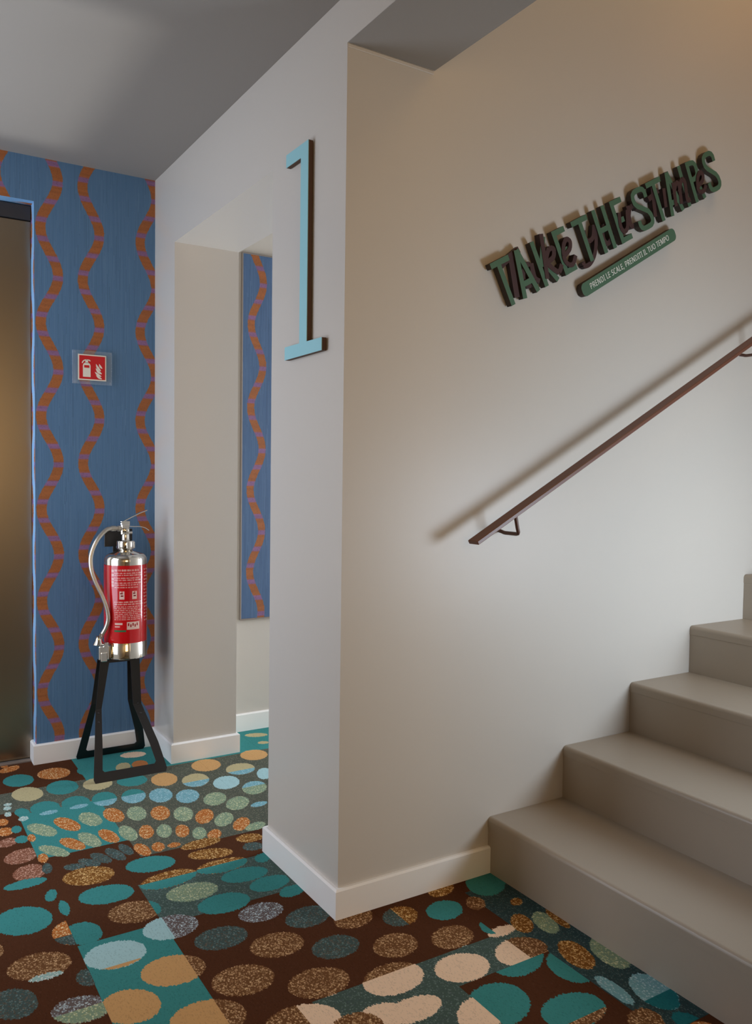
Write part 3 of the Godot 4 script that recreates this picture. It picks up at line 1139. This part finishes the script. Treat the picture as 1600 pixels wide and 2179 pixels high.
func build_lettering() -> void:
	var t := thing("wall_lettering", "green block lettering TAKE THE STAIRS entwined with dark plum script on the stair wall", "lettering")
	block_letter(t, letter_t(63, 141, 95))
	block_letter(t, letter_a(178))
	block_letter(t, [[[247, -34], [247, 107]], [[252, 28], [300, 106]], [[262, 46], [300, -34]]])
	block_letter(t, letter_e(336))
	block_letter(t, letter_t(428, 505, 467))
	block_letter(t, [[[539, -34], [539, 107]], [[585, -34], [585, 107]], [[535, 37], [590, 37]]])
	block_letter(t, letter_e(620))
	block_letter(t, [s_curve(724, 806)])
	block_letter(t, letter_t(812, 892, 850))
	block_letter(t, letter_a(931))
	block_letter(t, [[[1001, -34], [1001, 107]]])
	block_letter(t, [[[1046, -34], [1046, 107]], [[1042, 98], [1066, 98], [1080, 95], [1088, 86], [1089, 70], [1087, 55], [1078, 46], [1066, 43], [1042, 43]], [[1072, 44], [1093, -34]]])
	block_letter(t, [s_curve(1129, 1204)])
	script_letter(t, [[[153, 92], [140, 40], [124, -20]], [[108, 86], [150, 96], [196, 104]]], 0.019, 20)
	script_letter(t, [[[214, 52], [190, 48], [172, 22], [178, -4], [198, -4], [214, 26], [222, 50], [216, 8], [230, -10]]], 0.021)
	script_letter(t, [[[294, 116], [276, 50], [258, -14]], [[268, 28], [300, 62], [322, 58], [310, 36], [282, 28], [296, 2], [314, -12], [334, 4]]], 0.0265, 16)
	script_letter(t, [[[358, 24], [386, 34], [398, 54], [386, 66], [366, 52], [352, 18], [360, -6], [380, -12], [402, 8]]], 0.0275)
	script_letter(t, [[[478, 64], [474, 40], [484, 26], [508, 32], [528, 62], [518, 22], [492, -18], [460, -38], [434, -38], [430, -24]]], 0.021)
	script_letter(t, [[[575, 48], [556, 32], [552, 4], [566, -10], [586, 4], [590, 30], [578, 46]]], 0.021)
	script_letter(t, [[[650, 62], [638, 22], [646, 0], [668, 8], [690, 56], [684, 10], [698, 0]]], 0.0265)
	script_letter(t, [[[704, 68], [690, 0]], [[696, 35], [714, 58], [738, 60], [744, 44]]], 0.021)
	script_letter(t, [[[850, 96], [834, 40], [820, -8]], [[812, 54], [872, 66]]], 0.021, 17)
	script_letter(t, [[[894, 64], [878, 4]]], 0.0265)
	script_letter(t, [[[948, 66], [930, -10]], [[936, 28], [960, 58], [974, 48], [960, -12]], [[966, 28], [994, 60], [1008, 48], [996, -8], [1012, -12]]], 0.0265, 16)
	script_letter(t, [[[1070, 14], [1100, 24], [1112, 42], [1100, 54], [1080, 40], [1066, 10], [1076, -8], [1098, -8], [1112, 6]]], 0.0275)

func build_plaque() -> void:
	var t := thing("text_plaque", "rounded green plaque with white Italian line of text, below the block lettering", "sign")
	var xf := slope_frame() * Transform3D(Basis(Vector3(0, 0, 1), deg_to_rad(1.6)), Vector3(0.635, -0.097, 0))
	var p := PackedVector2Array()
	var r := 0.017
	for c in [[0.236, 0.0045, 0], [-0.236, 0.0045, 90], [-0.236, -0.0045, 180], [0.236, -0.0045, 270]]:
		for q in arc(Vector2(c[0], c[1]), r, c[2], c[2] + 90, 8):
			p.append(q)
	var f := st_new()
	var b := st_new()
	extrude(f, b, p, 0.0225, 0.024, xf)
	extrude(b, b, p, 0.003, 0.0225, xf)
	put("plaque_board", f, M.green, t, b, M.green_edge)
	var tm := TextMesh.new()
	var fo := SystemFont.new()
	fo.font_names = PackedStringArray(["Droid Sans"])
	fo.font_weight = 500
	tm.font = fo
	tm.text = "PRENDI LE SCALE, PRENDITI IL TUO TEMPO"
	tm.font_size = 64
	tm.pixel_size = 0.0004
	tm.depth = 0.001
	tm.curve_step = 1.0
	tm.material = M.white
	var o := MeshInstance3D.new()
	o.name = "plaque_text"
	o.mesh = tm
	var wide := tm.get_aabb().size.x
	o.transform = xf * Transform3D(Basis.from_scale(Vector3(0.425 / wide, 1.0, 1.0)), Vector3(0.0, 0.0, 0.0245))
	t.add_child(o, true)

func build_handrail() -> void:
	var t := thing("handrail", "slim brown flat bar handrail sloping up the stair wall on bent brackets", "handrail")
	var th := atan(0.5466)
	var len := 3.4
	var xf := Transform3D(Basis(Vector3(0, 0, 1), th), Vector3(0.382, 1.0255, 0))
	var s := st_new()
	var q := st_new()
	box(q, Vector3(0, 0, 0.068), Vector3(len, 0.0125, 0.112), 0.002)
	s.append_from(q.commit(), 0, xf)
	put("rail", s, M.rail, t)
	for k in 3:
		var x := 0.550 + k * 1.157
		var y := 1.051 + k * 1.157 * 0.5466
		var b := st_new()
		var pts := [Vector3(x - 0.0165, y + 0.066, 0.09), Vector3(x - 0.006, y + 0.02, 0.09), Vector3(x - 0.0015, y + 0.006, 0.0895), Vector3(x - 0.0005, y + 0.0012, 0.0865), Vector3(x, y, 0.080), Vector3(x, y, 0.03), Vector3(x, y + 0.0008, 0.022), Vector3(x - 0.001, y + 0.003, 0.015), Vector3(x - 0.003, y + 0.006, 0.001)]
		tube(b, pts, 0.0058, 10)
		put("bracket", b, M.bracket, t)

# ---------------------------------------------------------------- extinguisher and stand
func build_stand() -> void:
	var t := thing("extinguisher_stand", "black sheet metal floor stand with two splayed open frames under the fire extinguisher", "stand")
	# each frame is one bent sheet: upright above the bend at 0.26 m, splayed out below it
	var o := [[-0.338, 0.0], [-0.343, 0.012], [-0.329, 0.111], [-0.308, 0.26], [-0.286, 0.452], [-0.127, 0.452], [-0.124, 0.26], [-0.074, 0.111], [-0.052, 0.014], [-0.058, 0.0]]
	var i := [[-0.298, 0.034], [-0.306, 0.042], [-0.298, 0.111], [-0.285, 0.26], [-0.251, 0.440], [-0.165, 0.440], [-0.158, 0.26], [-0.110, 0.111], [-0.093, 0.042], [-0.100, 0.034]]
	for e in [[-1.333, -1.0], [-1.655, 1.0]]:
		var s := st_new()
		bent_ring(s, o, i, e[0], e[1])
		var fr := put("splayed_frame", s, M.black, t)
		for c in [[-0.303, 0.212], [-0.300, 0.245], [-0.132, 0.225], [-0.138, 0.262]]:
			var b := st_new()
			lathe(b, [Vector2(0.0042, 0.0), Vector2(0.0042, 0.0015), Vector2(0.003, 0.0025), Vector2(0.0001, 0.003)], Vector3(c[0], c[1], bend_z(c[1], e[0], e[1]) + (0.002 if e[1] < 0.0 else -0.005)), 10, 0, 1, Basis(Vector3(1, 0, 0), PI / 2))
			put("screw", b, M.dark, fr)
	var s2 := st_new()
	box(s2, Vector3(-0.286, 0.449, -1.522), Vector3(-0.110, 0.4555, -1.462), 0.001)
	put("cradle_plate", s2, M.black, t)
	s2 = st_new()
	box(s2, Vector3(-0.239, 0.905, -1.598), Vector3(-0.123, 0.978, -1.5925), 0.001)
	box(s2, Vector3(-0.205, 0.45, -1.598), Vector3(-0.150, 0.907, -1.5925), 0.001)
	box(s2, Vector3(-0.205, 0.449, -1.5975), Vector3(-0.150, 0.4548, -1.52), 0.001)
	put("back_plate", s2, M.black, t)

func bend_z(y: float, foot: float, dir: float) -> float:
	return foot + dir * 0.122 * minf(y, 0.26) / 0.26 + dir * 0.017 * maxf(0.0, y - 0.26) / 0.19

func bent_ring(s: SurfaceTool, o: Array, i: Array, foot: float, dir: float) -> void:
	var n := o.size()
	for k in n:
		var j := (k + 1) % n
		for side in [-0.002, 0.002]:
			var q := []
			for p in [o[k], o[j], i[j], i[k]]:
				q.append(Vector3(p[0], p[1], bend_z(p[1], foot, dir) + side))
			var nn: Vector3 = (q[1] - q[0]).cross(q[3] - q[0]).normalized()
			nn = nn if nn.z * side > 0.0 else -nn
			quad(s, q[0], q[1], q[2], q[3], nn)
		for ring in [[o, 1.0], [i, -1.0]]:
			var a := Vector3(ring[0][k][0], ring[0][k][1], bend_z(ring[0][k][1], foot, dir))
			var b := Vector3(ring[0][j][0], ring[0][j][1], bend_z(ring[0][j][1], foot, dir))
			var nv := Vector3((b - a).y, -(b - a).x, 0).normalized()
			if nv.dot((a + b) * 0.5 - Vector3(-0.2, 0.2, a.z)) * ring[1] < 0.0:
				nv = -nv
			var w := Vector3(0, 0, 0.002)
			quad(s, a - w, b - w, b + w, a + w, nv)

func build_extinguisher() -> void:
	var t := thing("fire_extinguisher", "polished chrome fire extinguisher with wide red label, standing on black stand", "fire extinguisher")
	var at := Vector3(-0.1765, 0.4565, -1.5)
	t.position = at
	var r := 0.0862
	var s := st_new()
	var prof := [Vector2(0.0, 0.004), Vector2(r - 0.012, 0.004), Vector2(r - 0.004, 0.0), Vector2(r, 0.003), Vector2(r, 0.064), Vector2(r - 0.0015, 0.0665), Vector2(r - 0.0015, 0.40)]
	for q in arc(Vector2(r - 0.0315, 0.40), 0.030, 0, 62, 9):
		prof.append(q)
	prof.append(Vector2(0.030, 0.4375))
	prof.append(Vector2(0.024, 0.446))
	prof.append(Vector2(0.0, 0.446))
	lathe(s, prof, Vector3.ZERO, 72)
	put("cylinder", s, M.chrome, t)
	s = st_new()
	lathe(s, [Vector2(r - 0.0002, 0.0675), Vector2(r - 0.0002, 0.384)], Vector3.ZERO, 72, 0.0, 1.0, Basis(Vector3.UP, -0.25 + PI))
	put("red_label", s, M.label, t)
	s = st_new()
	lathe(s, [Vector2(0.026, 0.444), Vector2(0.0345, 0.446), Vector2(0.036, 0.449), Vector2(0.036, 0.476), Vector2(0.034, 0.4795), Vector2(0.018, 0.481), Vector2(0.016, 0.484), Vector2(0.016, 0.506), Vector2(0.012, 0.509), Vector2(0.012, 0.531), Vector2(0.0, 0.533)], Vector3.ZERO, 40)
	for k in 6:
		var a := TAU * k / 6.0
		box(s, Vector3(sin(a) * 0.033 - 0.005, 0.450, cos(a) * 0.033 - 0.005), Vector3(sin(a) * 0.033 + 0.005, 0.475, cos(a) * 0.033 + 0.005), 0.001)
	put("collar", s, M.chrome, t)
	s = st_new()
	box(s, Vector3(-0.020, 0.503, -0.012), Vector3(0.014, 0.548, 0.012), 0.004)
	lathe(s, [Vector2(0.0, 0.0), Vector2(0.009, 0.0), Vector2(0.010, 0.002), Vector2(0.010, 0.016), Vector2(0.007, 0.018), Vector2(0.0, 0.018)], Vector3(-0.003, 0.522, 0.011), 20, 0, 1, Basis(Vector3(1, 0, 0), PI / 2))
	lathe(s, [Vector2(0.0, 0.0), Vector2(0.006, 0.0), Vector2(0.006, 0.014), Vector2(0.0, 0.015)], Vector3(0.013, 0.512, 0.0), 16, 0, 1, Basis(Vector3(0, 0, 1), -PI / 2))
	var valve := put("valve", s, M.chrome, t)
	s = st_new()
	var up_pts := [Vector2(-0.020, 0.552), Vector2(0.006, 0.566), Vector2(0.030, 0.578), Vector2(0.060, 0.592), Vector2(0.088, 0.603), Vector2(0.087, 0.606), Vector2(0.058, 0.595), Vector2(0.028, 0.581), Vector2(0.004, 0.569), Vector2(-0.022, 0.555)]
	extrude(s, s, PackedVector2Array(up_pts), -0.010, 0.010)
	box(s, Vector3(-0.018, 0.543, 0.006), Vector3(0.016, 0.560, 0.0085), 0.001)
	box(s, Vector3(-0.018, 0.543, -0.0085), Vector3(0.016, 0.560, -0.006), 0.001)
	put("squeeze_lever", s, M.chrome, valve)
	s = st_new()
	var low := []
	var back := []
	for q in smooth([Vector2(0.010, 0.548), Vector2(0.012, 0.541), Vector2(0.03, 0.539), Vector2(0.058, 0.538), Vector2(0.080, 0.532), Vector2(0.096, 0.521)], 4):
		low.append(q)
		back.push_front(q + Vector2(-0.0008, -0.0028))
	extrude(s, s, PackedVector2Array(low + back), -0.009, 0.009)
	put("carry_handle", s, M.chrome, valve)
	s = st_new()
	var hp := []
	for q in [[-0.018, 0.530, 0.0], [-0.045, 0.531, 0.004], [-0.075, 0.529, 0.012], [-0.102, 0.508, 0.018], [-0.124, 0.478, 0.022], [-0.140, 0.440, 0.024], [-0.146, 0.405, 0.026], [-0.142, 0.362, 0.03], [-0.126, 0.312, 0.036], [-0.104, 0.262, 0.044], [-0.089, 0.215, 0.05], [-0.083, 0.170, 0.052], [-0.090, 0.135, 0.048], [-0.104, 0.105, 0.04], [-0.110, 0.090, 0.036]]:
		hp.append(Vector3(q[0], q[1], q[2]))
	tube(s, smooth(hp, 5), 0.0089, 14)
	for k in [[0, 0.0125], [1, 0.0118]]:
		tube(s, [hp[k[0]] + Vector3(0.004, 0, 0), hp[k[0]] + Vector3(-0.014, 0.0, 0.001)], k[1], 14)
	put("hose", s, M.hose, t)
	s = st_new()
	lathe(s, [Vector2(0.0, 0.0), Vector2(0.021, 0.0), Vector2(0.023, 0.002), Vector2(0.021, 0.005), Vector2(0.014, 0.018), Vector2(0.011, 0.030), Vector2(0.0115, 0.036), Vector2(0.0, 0.038)], Vector3(-0.116, 0.062, 0.033), 24)
	lathe(s, [Vector2(0.0, 0.0), Vector2(0.006, 0.0), Vector2(0.006, 0.012), Vector2(0.0, 0.013)], Vector3(-0.112, 0.098, 0.05), 14)
	put("nozzle", s, M.chrome, t)
	s = st_new()
	box(s, Vector3(-0.121, 0.002, 0.012), Vector3(-0.078, 0.060, 0.058), 0.004)
	box(s, Vector3(-0.114, -0.004, 0.054), Vector3(-0.088, 0.034, 0.062), 0.003)
	tube(s, [Vector3(-0.094, 0.066, 0.040), Vector3(-0.094, 0.066, 0.064)], 0.009, 14)
	put("nozzle_clip", s, M.chrome, t)

func build_fire_sign() -> void:
	var t := thing("fire_sign", "square red fire extinguisher sign on clear acrylic plate, on blue wall", "sign")
	t.position = Vector3(-0.271, 1.655, BACK)
	var s := st_new()
	box(s, Vector3(-0.080, -0.070, 0.012), Vector3(0.082, 0.070, 0.015), 0.0008)
	put("acrylic_plate", s, M.clear, t)
	s = st_new()
	box(s, Vector3(-0.0575, -0.0535, 0.0155), Vector3(0.0575, 0.0535, 0.0170))
	put("sign_border", s, M.ink, t)
	s = st_new()
	box(s, Vector3(-0.0525, -0.0485, 0.0165), Vector3(0.0525, 0.0485, 0.0178))
	put("sign_field", s, M.red, t)
	for c in [[-0.071, 0.061], [0.073, 0.061], [-0.071, -0.061], [0.073, -0.061]]:
		var w := st_new()
		lathe(w, [Vector2(0.0045, 0.0), Vector2(0.0045, 0.016), Vector2(0.0, 0.0165)], Vector3(c[0], c[1], 0.0), 12, 0, 1, Basis(Vector3(1, 0, 0), PI / 2))
		put("stud", w, M.clear, t)
	var b := PackedVector2Array()
	for q in arc(Vector2(-0.0225, 0.006), 0.0155, 0, 180, 10, 0.014):
		b.append(q)
	b.append(Vector2(-0.038, -0.040))
	b.append(Vector2(-0.007, -0.040))
	s = st_new()
	extrude(s, s, b, 0.0175, 0.0184)
	extrude(s, s, ribbon([Vector2(-0.0225, 0.018), Vector2(-0.0225, 0.028)], 0.011, false), 0.0175, 0.0184)
	var hs := []
	for q in arc(Vector2(-0.024, 0.014), 0.0165, 80, 172, 8):
		hs.append(q)
	extrude(s, s, ribbon(hs, 0.0042), 0.0175, 0.0184)
	extrude(s, s, ribbon([Vector2(-0.024, 0.031), Vector2(-0.012, 0.030), Vector2(-0.008, 0.026)], 0.004), 0.0175, 0.0184)
	put("extinguisher_symbol", s, M.ink, t)
	s = st_new()
	box(s, Vector3(-0.033, -0.002, 0.0178), Vector3(-0.012, 0.0085, 0.0188))
	put("symbol_band", s, M.red, t)
	s = st_new()
	for f in [[0.015, 0.017, 0.036, -0.010, 0.0065], [0.028, 0.018, 0.042, 0.000, 0.0055], [0.014, -0.001, 0.040, -0.022, 0.0075], [0.010, -0.016, 0.038, -0.033, 0.0065], [0.015, -0.030, 0.040, -0.043, 0.0055]]:
		var a := Vector2(f[0], f[1])
		var e := Vector2(f[2], f[3])
		var d := (e - a)
		var n: Vector2 = Vector2(-d.y, d.x).normalized() * f[4]
		var poly := PackedVector2Array()
		for k in 9:
			var u := k / 8.0
			poly.append(a + d * u + n * (sin(u * PI) * 0.2 - u * 0.1) )
		for k in 8:
			var u := 1.0 - k / 8.0
			poly.append(a + d * u + n * (-sin(u * PI) * 1.0 - u * 0.55))
		extrude(s, s, poly, 0.0175, 0.0184)
	put("flames_symbol", s, M.ink, t)

func build_lamp() -> void:
	var t := thing("stair_lamp", "small warm globe lamp high on the upper stair wall", "lamp")
	t.position = Vector3(2.0, 3.15, 0.0)
	var s := st_new()
	lathe(s, [Vector2(0.0, 0.0), Vector2(0.05, 0.0), Vector2(0.05, 0.012), Vector2(0.012, 0.018), Vector2(0.012, 0.45 - 0.055), Vector2(0.0, 0.45 - 0.055)], Vector3.ZERO, 20, 0, 1, Basis(Vector3(1, 0, 0), PI / 2))
	put("lamp_arm", s, M.bracket, t)
	var g := mat(hx(255, 214, 160), 0.4)
	g.emission_enabled = true
	g.emission = hx(255, 200, 140)
	g.emission_energy_multiplier = 4.0 * 0.03 / 0.1
	var o := MeshInstance3D.new()
	o.name = "lamp_globe"
	var sp := SphereMesh.new()
	sp.radius = 0.06
	sp.height = 0.12
	sp.material = g
	o.mesh = sp
	o.position = Vector3(0, 0, 0.45)
	t.add_child(o)
	var l := OmniLight3D.new()
	l.name = "lamp_light"
	l.light_color = hx(255, 160, 104)
	l.light_energy = 0.03
	l.light_size = 0.055
	l.omni_range = 9.0
	l.omni_attenuation = 2.0
	l.shadow_enabled = true
	l.position = Vector3(0, 0, 0.45)
	t.add_child(l)
	var u := thing("ceiling_panel_light", "flat rectangular light panel on the stairwell ceiling", "ceiling light")
	u.position = Vector3(1.5, 3.9, 0.55)
	var h := st_new()
	box(h, Vector3(-0.48, -0.03, -0.28), Vector3(0.48, 0.0, 0.28), 0.003)
	put("light_housing", h, M.frame, u)
	h = st_new()
	box(h, Vector3(-0.45, -0.034, -0.25), Vector3(0.45, -0.0265, 0.25))
	var e := mat(hx(250, 236, 214), 0.5)
	e.emission_enabled = true
	e.emission = Color(1.000, 0.836, 0.584)
	e.emission_energy_multiplier = 0.3 * 1.5
	put("light_diffuser", h, e, u)
